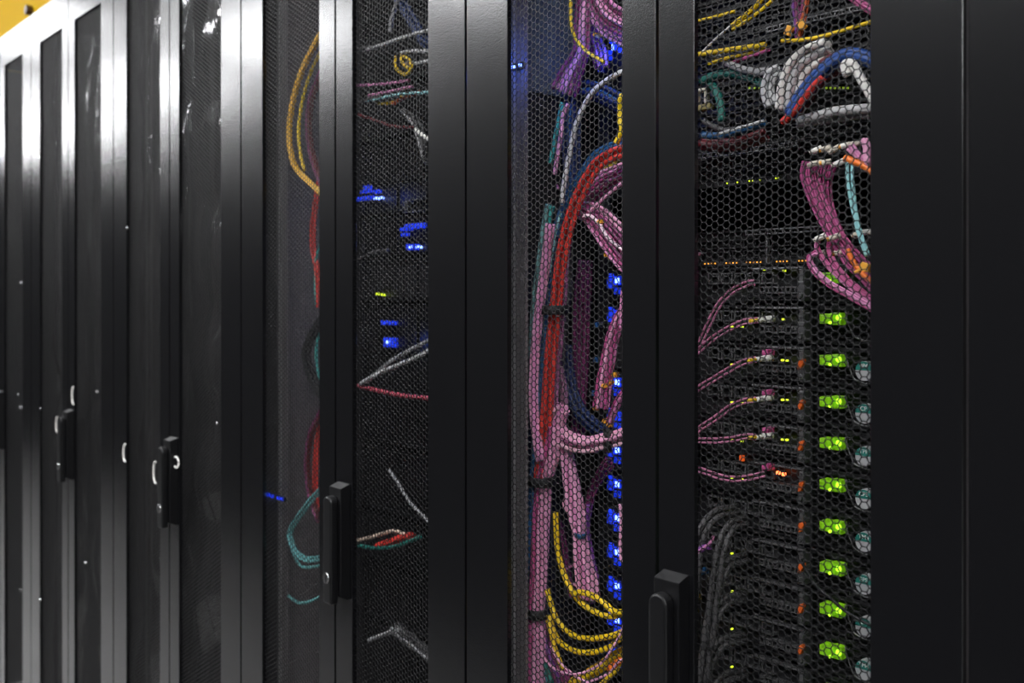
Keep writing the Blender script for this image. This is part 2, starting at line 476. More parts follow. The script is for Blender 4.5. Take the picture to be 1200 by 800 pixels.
def make_server():
    e = bpy.data.objects.new('rack_server', None); C.objects.link(e)
    xl, xr = XL-XG, XR-XG
    z0, z1 = -.0285, .0135
    ch = MB().box(xl, xr, .004, .62, z0, z1)
    ch.box(xl, xr, -.001, .004, z1-.003, z1).box(xl, xr, -.001, .004, z0, z0+.002)
    ch.build('chassis', CHAS, e)
    # dark recessed port field with frames
    pf = MB()
    for k in range(5):
        x = sx(832)+k*.0185
        pf.box(x, x+.016, -.004, .004, -.006, -.0045).box(x, x+.016, -.004, .004, .0055, .007)
        pf.box(x, x+.0015, -.004, .004, -.0045, .0055).box(x+.0145, x+.016, -.004, .004, -.0045, .0055)
    pf.build('network_ports', GREYM, e)
    lid = MB().box(sx(885), sx(946), -.008, .004, .0095, .0118).build('lid_edge', GREYM, e, bevel=.0006)
    vs = lattice(MB(), sx(893), sx(941), -.0175, -.0095, -.006, .0035, 9).build('vent_strip', GREYM, e)
    low = MB().box(sx(872), sx(941), -.006, .004, -.0255, -.0235).box(sx(872), sx(941), -.003, .004, -.0225, -.0205).build('lower_lip', CHAS, e)
    b = MB().box(sx(941), sx(949), -.012, .004, -.026, -.004).box(sx(943), sx(948), -.012, .004, -.004, .009)
    b.cyl((sx(945), -.012, -.020), (0, -1, 0), .003, .003, 10)
    b.build('mounting_bracket', GREYM, e, bevel=.0006)
    # power supply
    x0, x1 = sx(952), sx(1030)
    ps = MB().box(x0, x1, -.002, .004, -.027, -.0255).box(x0, x1, -.002, .004, .009, .0105)
    ps.box(x0, x0+.0015, -.002, .004, -.0255, .009).box(x1-.0015, x1, -.002, .004, -.0255, .009)
    for k in range(6):
        ps.box(x0+.0015, x1-.0015, .001, .004, -.0215+k*.005, -.0205+k*.005)
    ps = ps.build('power_supply', CHAS, e)
    gl = MB()
    gl.box(sx(969), sx(985), -.016, 0, -.0055, .0050)
    gl.box(sx(980), sx(993), -.013, 0, -.0068, .0062)
    gl.box(sx(971), sx(976), -.018, -.016, -.0035, .0035)
    gl.build('release_latch', GREEN, ps, bevel=.0018, seg=2)
    MB().cyl((sx(990), -.013, .0012), (0, -1, 0), .0034, .003, 14, r2=.002).cyl((sx(982), -.016, -.0042), (0, -1, 0), .0016, .002, 10).build('indicator_lens', GREENL, ps)
    # wire retaining handle
    hz = [(sx(996), .008), (sx(999), -.003), (sx(1003), -.012), (sx(1007), -.019), (sx(1019), -.0225)]
    MB().tube(spline([Vector((x, -.010, z)) for x, z in hz], 6), .0009, 8).tube(spline([Vector((sx(1019), -.010, -.0225)), Vector((sx(1030), -.004, -.023))], 3), .0009, 8).build('wire_handle', GREYM, ps)
    MB().cyl((sx(1000), -.009, .0145-.0075), (0, -1, 0), .0016, .0018, 10).cyl((sx(1000), -.009, -.0235), (0, -1, 0), .0016, .0018, 10).build('screw', CHROME, ps)
    return e
srv = make_server()
WORDS = {4: 'TPF', 5: 'CP5', 6: 'TM4', 7: 'EPS', 9: 'TM4', 2: '4P4', 3: 'CP', 8: 'EP'}
SV = ['topmost green-lit server, half covered by a sweep of magenta fibres',
      'second green-lit server from the top, just below the magenta fibres',
      'third green-lit server from the top with a pale blank sticker edge',
      'fourth green-lit server from the top with two white-booted pink cables',
      'fifth green-lit server from the top, teal sticker beside its latch',
      'sixth green-lit server, the only one with a pair of red lights',
      'seventh green-lit server from the top, first one below the red lights',
      'eighth green-lit server from the top, dim orange tab by a black cable',
      'ninth green-lit server from the top with the smallest green latch',
      'tenth green-lit server from the top with a wide orange tab',
      'eleventh green-lit server from the top, cut by the photo bottom edge',
      'lowest server of the green-lit stack at the photo bottom edge']
FONT = None
servers = []
for i in range(12):
    s = srv if i == 0 else copy_tree(srv)
    s.location = (XG, YE, UZ[i])
    tag(s, SV[i], 'server', 'green-lit servers in the near cabinet'); servers.append(s)
for i, s in enumerate(servers):
    psu = [c for c in s.children if c.name.startswith('power_supply')][0]
    if i >= 2:      # round two-tone sticker
        n = 28; cx, cz, rr = sx(1019), -.0095, .0094
        y = -.0128
        circ = [(cx+rr*math.cos(2*PI*k/n), cz+rr*1.08*math.sin(2*PI*k/n)) for k in range(n)]
        st = MB().prism_y(circ, -.0125, -.002).build('round_sticker', SWHITE, psu)
        up = [q for q in [(cx+rr*.985*math.cos(a), cz+.0004+rr*1.02*math.sin(a)) for a in [math.radians(2+176*k/16) for k in range(17)]]]
        MB().prism_y(up, -.0129, -.0126).build('sticker_band', STEAL, psu)
        if i in WORDS:
            cu = bpy.data.curves.new('sticker_lettering', 'FONT'); cu.body = WORDS[i]; cu.size = .0062; cu.align_x = 'CENTER'; cu.extrude = .0001
            cu.materials.append(WHITE)
            tmp = bpy.data.objects.new('tmp', cu)
            tm = bpy.data.meshes.new_from_object(tmp); bpy.data.objects.remove(tmp)
            to = bpy.data.objects.new('sticker_lettering', tm); C.objects.link(to); to.parent = psu
            to.location = (cx, -.0131, cz+.0034); to.rotation_euler = (PI/2, 0, 0)
    if i >= 2:
        ot = MB().prism_y([(sx(944.5), -.012), (sx(948), -.0115), (sx(952), -.003), (sx(951), .0005), (sx(946), -.002)], -.019, -.0125)
        ot.build('release_tab', ORTAB, s, bevel=.001)
    # link lights of this server
    lx = {0: [(898, .010), (921, .008)], 1: [(897, -.001), (920, -.002)]}.get(i, [(919, -.0035), (924, -.0035)] if i in (2, 3, 4) else [])
    for px, dz in lx: MB().box(sx(px), sx(px+2.2), -.007, -.0035, dz-.001, dz+.001).build('link_light', YGLED, s)
    for px in (860, 872) if i in (1, 2, 3, 4, 5, 8) else (860,): MB().box(sx(px), sx(px+1.5), -.007, -.0035, -.0125, -.011).build('link_light', YGLED, s)
    if i == 5:
        MB().box(sx(914), sx(917), -.008, -.004, .0012, .0045).build('fault_light', REDLED, s)
        MB().box(sx(920.5), sx(923.5), -.008, -.004, .0005, .0038).build('fault_light', REDLED, s)
        MB().box(sx(871), sx(875), -.008, -.004, .010, .0165).build('warning_light', mat('orange_glow', (.6, .1, .02), .4, emit=(1, .14, .02), es=.5), s)
    # left ear with blue lit drive windows
    ear = MB().box(XL-XG+.001, XL-XG+.030, -.006, .004, -.0265, .0115).build('ear', BLKM, s)
    if i != 2:
        lz = MB(); 
        for (a, b, u, w) in ((.004, .0135, -.010, .003), (.0155, .027, -.006, .006), (.006, .014, .0045, .0095), (.016, .026, -.018, -.009)):
            lz.box(XL-XG+a, XL-XG+b, -.0095, -.0058, u, w)
        lz.build('blue_window', BLUELED, ear, bevel=.001)
        if i in (0, 3, 5, 6, 7, 8, 9, 10):
            MB().box(XL-XG+.019, XL-XG+.026, -.0105, -.0094, -.0035, .0035).build('blue_lamp', BLUELED2, ear, bevel=.0012)

# ------------------------------------------------------------------ near cabinet: switches above the servers
def switch(name, zc, label, ledpx=(), ledm=None, rod=None, strip=(880, 1010), leds_dz=-.018, h=.0215, xl=None, xr=None, cat='network switch', grp='switches in the near cabinet', ports=True):
    xl = XL if xl is None else xl; xr = XR if xr is None else xr; w = xr-xl
    e = empty(name, (xl, YE, zc), label, cat, grp)
    MB().box(0, w, .004, .42, -h, h).box(0, w, -.001, .004, h-.0022, h).box(0, w, -.001, .004, -h, -h+.0022).build('chassis', BLK, e)
    if ports:
        b = MB(); n = 24
        for row in (-.0075, .0055):
            lattice(b, .03, w-.09, row-.005, row+.005, -.001, .0035, n, .0012)
        b.build('port_block', CHAS, e)
    if strip:
        a, c = P(strip[0], 300, YE).x-xl, P(strip[1], 300, YE).x-xl
        lattice(MB(), a, c, h-.0075, h-.0015, -.012, -.004, 14, .0012).build('cable_bar', GREYM, e)
    if ledpx:
        MB().box(.03, w-.06, -.0035, .0035, leds_dz-.0035, leds_dz+.0035).build('light_strip', CHAS, e)
        for px in ledpx:
            x = P(px, 300, YE).x-xl; MB().box(x, x+.0011, -.0048, -.003, leds_dz-.0006, leds_dz+.0008).build('link_light', ledm, e)
    if rod:
        x = P(rod, 300, YE).x-xl
        MB().box(x, x+.0022, -.010, -.005, -.0195, h-.007).build('support_rod', GREYM, e)
    return e
zA = UZ[0]+.0135+.0223
switch('network_switch', zA, 'black switch with a row of amber dots and a perforated bar, directly above the servers',
       [828, 832, 836, 840, 853, 857, 861, 865, 877, 881, 885, 889, 893, 912, 916, 920, 924, 938, 942, 946], AMLED, rod=903, leds_dz=-.0172)
zB = P(900, 212, YE).z+.0195
switch('network_switch', zB, 'black switch with four yellow dots in the dark gap left of the magenta fibres',
       [854, 866, 880, 884, 892, 911, 914], YGLED, strip=(822, 940))
zC = P(930, 155, YE).z+.005
switch('network_switch', zB+.0445, 'dark unlit switch between the pale grey cables and the yellow dots', strip=None)
zD = zB+.089
def greenish(e, w, pxs, py):
    gm = mat('dim_green_led', (.2, .3, .03), .4, emit=(.4, .6, .03), es=.35)
    for px in pxs:
        q = P(px, py, YE); MB().box(q.x-e.location.x, q.x-e.location.x+.002, -.0055, -.004, q.z-e.location.z-.001, q.z-e.location.z+.001).build('link_light', gm, e)
e = switch('network_switch', zD, 'switch with dim green dots behind the white and blue cables', strip=(880, 1015))
greenish(e, 0, list(range(955, 1000, 5))+[880, 886, 892], 104)
switch('patch_bay', zB+.1335, 'patch panel with a thin bright lower edge behind the white cable bundle', strip=(905, 1020), cat='patch bay', grp='patch panels in the near cabinet')
switch('patch_bay', zB+.178, 'patch panel at the photo top edge behind the purple cables', strip=(930, 1000), cat='patch bay', grp='patch panels in the near cabinet')
switch('patch_bay', zB+.2225, 'patch panel just above the photo top edge', strip=None, cat='patch bay', grp='patch panels in the near cabinet')
# keystone jack bracket
e = empty('jack_bracket', P(823, 112, .15), 'small white keystone jack bracket beside the green cable loop', 'jack')
MB().box(-.009, .009, -.004, .004, .004, .008).box(-.008, -.005, -.004, .004, -.010, .010).box(.005, .008, -.004, .004, -.010, .006).build('bracket_frame', BOOT, e, bevel=.001)
MB().box(-.009, .013, -.003, .006, -.017, -.0105).build('jack_base', mat('olive_plastic', (.20, .16, .04), .5), e, bevel=.001)

# ------------------------------------------------------------------ near cabinet, left door: cables
CP = 'pink cable bundles in the near cabinet'
bundle('patch_cable', 'pink cable in the bundle fanning down from the top left of the near cabinet', CP,
       [(690, -25), (684, 5), (682, 35), (680, 60), (669, 85), (660, 108)], 12, .0028, [PINK, PINKL, PINK, MAGD], Y=.14, spread=[1, 1, 1, 1, 1.5, 1.9], jit=.1, seed=3)
bundle('patch_cable', 'pink cable sweeping right to the switch at the top of the near cabinet', 'pink cables at the top of the near cabinet',
       [(690, -25), (694, -8), (703, 10), (718, 26), (745, 38)], 16, .0024, [PINK, PINKL, MAGD, PINK], Y=.15, spread=[1.1, 1.4, 1.8, 2.1, 2.2], jit=.04, seed=4)
bundle('patch_cable', 'pink cable hanging into the blue glow at the top of the near cabinet', 'pink cables in the blue glow',
       [(684, -10), (688, 20), (695, 40), (702, 58), (706, 80)], 6, .0022, [PINK, MAGD], Y=.175, spread=[1, 1.2, 1.8, 2.4, 2.2], jit=.2, seed=5)
cable('patch_cable', 'thin yellow cable curving across the pink bundle at the top of the near cabinet', [(669, -20), (669, 15), (671, 36), (678, 50), (690, 62), (708, 73)], .0022, YEL, .11)
e = empty('blue_lamp_module', P(712, 62, .19), 'bright blue light cluster behind the pink cables, top of near cabinet', 'light')
b = MB(); c = MB()
for (a, z, w, h) in ((-.020, -.002, .006, .012), (-.010, .002, .005, .009), (0, -.004, .006, .012), (.010, .004, .008, .007), (.022, -.002, .006, .006), (-.014, -.018, .004, .010), (.006, .012, .010, .003)):
    b.box(a, a+w, -.004, .004, z-h/2, z+h/2)
for (a, z) in ((-.018, 0), (.002, -.008), (.012, .004)): c.box(a, a+.0025, -.006, -.004, z-.004, z+.004)
b.build('blue_window', BLUELED, e, bevel=.0008); c.build('blue_lamp', BLUELED2, e, bevel=.0006)
MB().box(-.03, .05, .005, .012, -.03, .025).build('module_body', BLK, e)
bundle('patch_cable', 'navy cable in the broad dark loop below the pink bundle, near cabinet', 'navy cables of the upper loop',
       [(730, 122), (705, 110), (684, 106), (673, 118), (669, 150), (670, 190), (671, 240)], 11, .0030, [NAVY, NAVY, BLUE], Y=.165, spread=[1.2, 1.2, 1.3, 1.4, 1.4, 1.2, 1.1], jit=.0, seed=6)
bundle('patch_cable', 'navy cable slanting behind the rail left of the near cabinet bundles', 'navy slanting cables',
       [(622, 165), (640, 195), (655, 225), (662, 262)], 5, .0028, [NAVY, NAVY, NAVY, PURP], Y=.18, spread=[1.5, 1.4, 1.2, 1], seed=7)
cable('patch_cable', 'thin pink cable slanting across the navy cables, near cabinet', [(628, 165), (643, 197), (655, 222)], .0017, PINK, .16)
cable('patch_cable', 'pale grey cable arching down past the navy loop, near cabinet', [(735, 83), (706, 98), (688, 118), (675, 147), (668, 178), (662, 210), (658, 238)], .0034, GREYL, .10)
cable('patch_cable', 'short teal cable inside the navy loop, near cabinet', [(659, 120), (655, 140), (650, 165), (645, 192)], .0032, TEAL, .125)
cable('patch_cable', 'upper pink cable beside the short teal one, near cabinet', [(666, 122), (660, 135), (657, 160), (653, 185), (650, 205)], .0030, PINKL, .12)
cable('patch_cable', 'bright yellow cable at the right edge of the left door, near cabinet', [(731, 112), (727, 128), (727, 142), (729, 152), (722, 168)], .0038, YEL, .09)
bundle('patch_cable', 'red cable of the thick red pair running down the near cabinet', 'red pair in the near cabinet',
       [(735, 176), (706, 188), (690, 207), (676, 235), (667, 262), (660, 292), (655, 325), (651, 362), (647, 400), (643, 445), (641, 480), (637, 520), (632, 560)], 3, .0036, [RED], Y=.094, seed=8, spread=[1.15]*13,
       off=[(-.52, 0), (.52, 0), (0, .95)])
bundle('patch_cable', 'blue cable running down the left side of the red pair, near cabinet', 'blue cables beside the red pair',
       [(735, 168, .12), (700, 182, .12), (680, 210, .12), (668, 230, .122), (659, 252, .118), (650, 285, .113), (645, 330, .108), (641, 372, .104), (637, 420, .10), (631, 470), (629, 520), (627, 560), (621, 620), (618, 680)], 3, .0032, [BLUE], Y=.094, seed=9, spread=[1.2]*14)
cable('patch_cable', 'thin pale blue cable hugging the blue cables, near cabinet', [(657, 250), (652, 268), (648, 295), (644, 320)], .0015, AQUA, .095)
bundle('patch_cable', 'olive yellow cable curving behind the red pair, near cabinet', 'olive cables behind the red pair', [(725, 190), (700, 205), (686, 225), (676, 238)], 3, .0034, [mat('olive_jacket', (.30, .20, .01), .5)], Y=.135)
cable('patch_cable', 'small yellow cable end poking out beside the red pair, near cabinet', [(681, 224), (677, 236)], .0042, YEL, .115)
bundle('patch_cable', 'teal cable on the outer left of the pink bundle, near cabinet', 'teal cables of the left bundle',
       [(645, 240), (641, 258), (637, 285), (633, 315), (629, 345), (626, 380), (624, 420)], 2, .0032, [TEAL, mat('pale_teal_jacket', (.16, .34, .34), .45)], Y=.105)
bundle('patch_cable', 'pink cable of the long left bundle beside the teal cables, near cabinet', 'long left pink bundle',
       [(645, 262), (642, 285), (638, 320), (633, 355), (629, 390), (626, 430), (625, 465), (627, 495), (633, 540)], 4, .0031, [PINKL, PINKL, PINK], Y=.084, spread=[1]*9, seed=11)
bundle('patch_cable', 'yellow cable tucked between the pink and blue cables, near cabinet', 'yellow cables between pink and blue', [(643, 312), (642, 340), (639, 365), (638, 392), (636, 415)], 2, .0028, [YEL], Y=.108)
bundle('patch_cable', 'thin pink cable right of the red pair, near cabinet', 'thin pink cables by the red pair',
       [(668, 270), (664, 300), (661, 340), (656, 400), (651, 450), (649, 500), (643, 550)], 2, .0022, [PINK], Y=.125)
cable('patch_cable', 'dark grey cable hanging right of the red pair, near cabinet', [(669, 290), (667, 330), (663, 370), (658, 420), (654, 470)], .0045, GREYD, .14)
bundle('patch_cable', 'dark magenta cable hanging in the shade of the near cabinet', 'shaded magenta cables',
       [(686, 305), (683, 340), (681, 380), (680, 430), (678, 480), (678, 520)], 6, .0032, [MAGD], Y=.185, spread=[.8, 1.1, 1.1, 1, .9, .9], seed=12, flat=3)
bundle('patch_cable', 'navy cable curving to the right above the tied pink loop, near cabinet', 'navy lower curve',
       [(660, 405), (664, 435), (670, 460), (680, 482), (698, 500), (722, 512), (745, 516)], 7, .0030, [NAVY], Y=.16, spread=[1.5, 1.3, 1.1, 1.1, 1.1, 1.15, 1.2], seed=13)
bundle('patch_cable', 'muted pink cable coming down into the tied pink loop, near cabinet', 'muted pink cables above the loop',
       [(655, 415), (658, 440), (661, 465), (660, 485)], 4, .0026, [mat('muted_pink_jacket', (.36, .16, .26), .5)], Y=.14)
# fans of pink cables in the middle of the left door
FAN = 'pink fan in the middle of the near cabinet'
bundle('patch_cable', 'pink cable of the upper fan spreading right, middle of the near cabinet', FAN+', upper',
       [(682, 252), (684, 240), (692, 226), (706, 214), (722, 207), (748, 200)], 11, .0023, [PINK, MAG, PINKL, MAGD], Y=.129, spread=[1.1, 1.3, 1.7, 2, 2, 2.2], jit=.03, seed=14)
bundle('patch_cable', 'pink cable of the lower fan drooping right, middle of the near cabinet', FAN+', lower',
       [(681, 247), (690, 249), (702, 258), (714, 272), (726, 286), (745, 306)], 16, .0022, [PINK, PINKL, MAG, PINK, MAGD], Y=.112, spread=[1.15, 1.4, 1.8, 2.1, 2.3, 2.3], jit=.03, seed=15)
cable('patch_cable', 'pale pink cable crossing the gap between the two fans, near cabinet', [(690, 248), (696, 243), (710, 230), (745, 205)], .0022, PINKL, .10)
cable('patch_cable', 'whitish pink cable along the face of the lower fan, near cabinet', [(684, 253), (692, 253), (703, 263), (715, 281), (745, 300)], .0022, mat('whitish_pink_jacket', (.85, .62, .72), .4), .098)
bundle('patch_cable', 'pink cable plugged in above the blue lights, right edge of the left door', 'pink cables over the blue lights',
       [(745, 355), (729, 368), (719, 392), (712, 425), (707, 455), (704, 478)], 7, .0021, [PINK, MAG, PINKL], Y=.135, spread=[1.1, 1.3, 1.5, 1.7, 1.9, 2], jit=.05, seed=16)
bundle('patch_cable', 'violet-lit pink cable reaching the lowest amber plugs, near cabinet', 'pink cables at the lowest amber plugs',
       [(748, 440), (733, 458), (722, 475), (714, 495)], 4, .0021, [PINK, MAG], Y=.15, spread=[1.5, 1.5, 1.5, 1.5], seed=17)
for k, (px, py, Y) in enumerate(((704, 471, .14), (710, 475, .15), (699, 478, .14), (710, 493, .15), (715, 498, .15), (716, 448, .14), (721, 439, .14), (709, 452, .13), (699, 41, .15), (706, 40, .16), (704, 260, .10), (712, 299, .11), (716, 301, .11))):
    p = P(px, py, Y)
    LBL = ['amber plug highest of the lower four plugs', 'amber plug just right of the highest lower plug', 'leftmost amber plug on the pink cables', 'amber plug second from the bottom of the pink cables', 'lowest amber plug on the pink cables',
           'amber plug beside the blue lamp, upper pair left', 'amber plug beside the blue lamp, upper pair right', 'pale amber plug on the pink strand left of the upper pair', 'amber plug in the blue glow at top of near cabinet', 'dim amber plug next to the one in the blue glow', 'amber plug in the middle of the lower pink fan', 'left amber plug under the lower pink fan', 'right amber plug under the lower pink fan']
    o = MB().box(-.0026, .0026, -.004, .004, -.0026, .0026, Matrix.Translation(p) @ Matrix.Rotation(.5+k, 4, 'Y')).box(-.0015, .0015, -.006, -.004, -.0015, .0015, Matrix.Translation(p) @ Matrix.Rotation(.5+k, 4, 'Y')).build('cable_plug', AMB, None, bevel=.0007)
    tag(o, LBL[k]+', near cabinet' if 'near cabinet' not in LBL[k] else LBL[k], 'plug', 'amber plugs in the near cabinet')
for k, (px, py, lb) in enumerate(((701, 380, 'uppermost small blue port plug on the dark servers, near cabinet'), (700, 421, 'middle small blue port plug on the dark servers, near cabinet'), (698, 460, 'lowest small blue port plug on the dark servers, near cabinet'))):
    p = P(px, py, .19)
    e = empty('port_plug', p, lb, 'plug', 'small blue port plugs')
    MB().box(-.004, .003, -.004, .006, -.004, .003).build('plug_body', BLUECON, e, bevel=.0008)
    MB().box(-.0095, -.006, -.003, .006, -.005, -.003).box(-.0095, -.006, -.003, .006, .0, .002).box(.0045, .0062, -.003, .006, -.004, .003).build('clip', GREYM, e)
# lower pink bundles
bundle('patch_cable', 'pink cable of the thick strapped bundle at the lower left of the near cabinet', 'thick lower pink bundle',
       [(652, 500), (648, 525), (641, 548), (637, 563), (635, 590), (633, 620), (632, 650), (630, 685), (628, 715), (629, 745), (627, 775), (628, 830)], 9, .0032, [PINKL, PINK, PINKL, MAG], Y=.10,
       spread=[1, 1, 1, 1, 1.0, 1.05, 1.05, 1.0, 1, 1.0, 1.15, 1.15], jit=0, seed=18)
bundle('patch_cable', 'pink cable looping from the left bundle to the right across the tied knot, near cabinet', 'tied pink loop',
       [(660, 478), (652, 492), (655, 510), (672, 518), (690, 521), (706, 517), (722, 514), (750, 505)], 11, .0026, [PINKL, mat('rose_jacket', (.80, .46, .58), .42), PINK], Y=.108, spread=[1.05, 1.5, 1.7, 1.4, 1.2, 1.08, 1.1, 1.2], jit=.02, seed=19)
bundle('patch_cable', 'pink cable of the hanging bundle gathered by a small blue tie, near cabinet', 'blue-tied pink bundle',
       [(662, 518), (666, 545), (671, 575), (676, 605), (679, 624), (682, 650), (687, 680), (690, 702)], 10, .0029, [PINKL, PINKL, PINK], Y=.115, spread=[.7, .9, 1.1, 1.1, .85, 1.1, 1.5, 1.5], jit=.08, seed=20)
bundle('patch_cable', 'violet-lit cable fanning beside the blue-tied bundle, near cabinet', 'violet-lit fan',
       [(690, 590), (687, 620), (692, 655), (697, 680), (693, 705)], 4, .0026, [PURP, MAGD], Y=.14, spread=[1, 1, 1.2, 1.2, 1], seed=21)
cable('patch_cable', 'thin pink cable splitting off left of the blue-tied bundle, near cabinet', [(664, 583), (661, 590), (667, 601), (676, 615)], .0026, PINKL, .11)
cable('patch_cable', 'short curled pink cable left of the yellow loop, near cabinet', [(662, 667), (668, 664), (676, 660)], .0016, PINK, .12)
cable('patch_cable', 'small pink cable curl above the yellow loop, near cabinet', [(668, 683), (676, 686), (683, 692), (688, 700)], .0018, PINKL, .115)
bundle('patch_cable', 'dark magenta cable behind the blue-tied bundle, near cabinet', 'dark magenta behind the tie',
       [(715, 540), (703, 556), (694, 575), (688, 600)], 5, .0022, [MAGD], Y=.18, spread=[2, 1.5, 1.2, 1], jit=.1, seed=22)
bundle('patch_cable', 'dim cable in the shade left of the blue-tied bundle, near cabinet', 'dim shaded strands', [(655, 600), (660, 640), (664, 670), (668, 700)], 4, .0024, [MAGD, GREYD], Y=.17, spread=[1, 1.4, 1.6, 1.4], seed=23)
# yellow cables
cable('patch_cable', 'thick yellow cable swinging down right of the pink bundle, upper part of the loop', [(651, 600), (653, 640), (660, 670), (669, 690), (680, 705), (696, 716), (718, 722), (745, 712)], .0036, YEL, .095)
cable('patch_cable', 'thick yellow cable arching over the top of the yellow loop, near cabinet', [(672, 696), (682, 694), (697, 699), (711, 709), (722, 717), (745, 715)], .0038, YEL, .088)
cable('patch_cable', 'middle yellow cable sagging across the near cabinet', [(641, 690), (649, 718), (660, 735), (674, 745), (692, 748), (712, 746), (727, 741), (750, 730)], .0036, YEL, .10)
cable('patch_cable', 'lower yellow cable sagging under the middle one, near cabinet', [(643, 720), (652, 746), (664, 758), (680, 764), (700, 763), (716, 757), (724, 750), (745, 735)], .0036, YEL, .105)
cable('patch_cable', 'yellow cable hanging straight beside the lower strap, near cabinet', [(642, 726), (646, 742), (650, 758), (655, 772), (660, 785)], .0032, YEL, .097)
bundle('patch_cable', 'yellow cable sweeping up from the bottom right corner, near cabinet', 'yellow cables at the bottom corner', [(660, 812), (672, 800), (690, 790), (708, 778), (722, 768), (745, 760)], 4, .0030, [YEL], Y=.125, seed=24, spread=[1.2, 1.3, 1.4, 1.3, 1.25, 1.25])
cable('patch_cable', 'yellow cable curling up at the bottom edge, near cabinet', [(690, 815), (706, 800), (722, 785), (728, 770)], .0030, YEL, .12)
cable('patch_cable', 'orange-tipped cable near the bottom right corner of the left door', [(714, 784), (720, 779), (727, 773)], .0040, ORA, .10)
# thin pink drop loops at the bottom
cable('patch_cable', 'thin pale pink cable in the long sagging loop at the bottom, near cabinet', [(631, 752), (636, 768), (648, 782), (665, 789), (683, 788), (703, 778), (716, 762), (727, 743), (740, 720)], .0015, PINKL, .082)
cable('patch_cable', 'second thin pink cable dropping below the sagging loop, near cabinet', [(645, 757), (656, 775), (672, 790), (688, 800), (700, 812)], .0016, PINKL, .084)
cable('patch_cable', 'thin pink cable on the far left below the lowest strap, near cabinet', [(627, 728), (620, 752), (617, 780), (617, 830)], .0019, PINK, .09)
cable('patch_cable', 'thin pink cable rising to the bottom right corner, near cabinet', [(672, 803), (695, 797), (714, 788), (730, 772)], .0015, PINKL, .09)
bundle('patch_cable', 'magenta cable splaying under the lowest strap, near cabinet', 'magenta cables under the lowest strap',
       [(636, 722), (641, 745), (648, 770), (658, 795), (668, 830)], 7, .0028, [MAG, MAGD, PURP], Y=.118, spread=[.8, 1, 1.2, 1.4, 1.5], jit=.1, seed=25)
bundle('patch_cable', 'dark teal cable at the bottom under the pink loops, near cabinet', 'dark teal cables at the bottom', [(631, 756), (638, 778), (645, 795), (650, 830)], 4, .0030, [TEALD, mat('deep_teal_jacket', (.02, .17, .18), .5)], Y=.112, spread=[.7, 1, 1.2, 1.3], seed=26)
cable('patch_cable', 'dim grey cable left of the middle strap, near cabinet', [(627, 535), (622, 560), (620, 590), (620, 640)], .0022, GREYD, .10)
cable('patch_cable', 'short red cable left of the thick pink bundle, near cabinet', [(625, 566), (624, 580), (622, 592)], .0030, RED, .12)
cable('patch_cable', 'pink cable dropping along the right edge past the blue lights', [(729, 340), (728, 362), (727, 385)], .0019, PINK, .13)
cable('patch_cable', 'pale pink cable beside the lowest blue lights at the right edge', [(727, 590), (728, 615), (727, 640), (731, 660)], .0024, PINKL, .14)
# straps
strap('black strap round the red and yellow cables, near cabinet', 650, 363, 31, 11, .096, .024)
strap('black strap round the pink and blue cables in the middle, near cabinet', 635, 562, 32, 11, .098, .025)
strap('black strap at the lower end of the thick pink bundle, near cabinet', 629, 716, 27, 11, .10, .020)
strap('black tie round the pink loop at the right, near cabinet', 712, 516, 10, 24, .108, .017, tilt=0)
strap('small black tie just above the pink loop, near cabinet', 659, 482, 16, 9, .13, .012)
strap('small blue tie round the hanging pink bundle, near cabinet', 680, 625, 15, 5, .115, .016, m=BLUE)

# ------------------------------------------------------------------ near cabinet, right door: cables
def fib(label, pts, r, m, Y=.13): return cable('patch_cable', label, pts, r, m, Y)
fib('thick yellow cable slanting up to the top edge, right door of the near cabinet', [(910, -25), (892, 0), (876, 16), (858, 30)], .0030, YEL, .12)
fib('slim yellow cable under the thick slanting one, right door', [(926, -25), (905, 0), (884, 18), (858, 35)], .0019, YEL, .115)
fib('thin whitish cable continuing the slanting yellow one downwards, right door', [(858, 29), (845, 40), (832, 52), (822, 62), (800, 80)], .0014, GREYL, .12)
fib('dashed pale yellow cable at the top left corner, right door', [(800, 30), (816, 25), (836, 20), (862, 13)], .0018, YEL, .14)
fib('upper yellow cable of the flat pair reaching the left frame, right door', [(800, 70), (818, 64), (850, 59), (880, 55), (897, 52)], .0030, YEL, .12)
fib('lower yellow cable of the flat pair, right door', [(830, 75), (852, 68), (878, 62), (896, 56)], .0020, YEL, .125)
fib('magenta cable under the flat yellow pair, right door', [(850, 76), (868, 70), (886, 64), (902, 58)], .0022, MAG, .14)
fib('pale grey hose-like cable sloping down below the yellow pair, right door', [(830, 62), (846, 70), (864, 79), (884, 84), (905, 84)], .0042, GREY, .13)
fib('green cable arching to the right, right door of the near cabinet', [(822, 96), (832, 90), (848, 86), (868, 88), (886, 94), (905, 106)], .0048, TEALD, .14)
fib('green cable hanging from the left end of the arch, right door', [(828, 92), (838, 104), (844, 120), (846, 142)], .0046, TEALD, .145)
bundle('patch_cable', 'white cable of the two curled beside the white bundle, right door', 'curled white cables', [(914, 82), (905, 87), (900, 99), (900, 112), (904, 124)], 2, .0036, [GREYL], Y=.13)
bundle('patch_cable', 'thick white cable in the short bundle above the red and blue cables, right door', 'short white bundle',
       [(974, 62), (955, 70), (941, 81), (934, 95), (930, 112), (927, 130)], 7, .0045, [WHITE, GREYL], Y=.14, spread=[.9, 1, 1, 1, 1, .9], seed=31, flat=4)
bundle('patch_cable', 'royal blue cable sweeping over the white bundle, right door', 'royal blue cables', [(1030, 74), (1006, 66), (990, 66), (972, 77), (955, 93), (941, 110), (925, 135)], 3, .0038, [mat('royal_blue_jacket', (.012, .06, .26), .42)], Y=.115, seed=32)
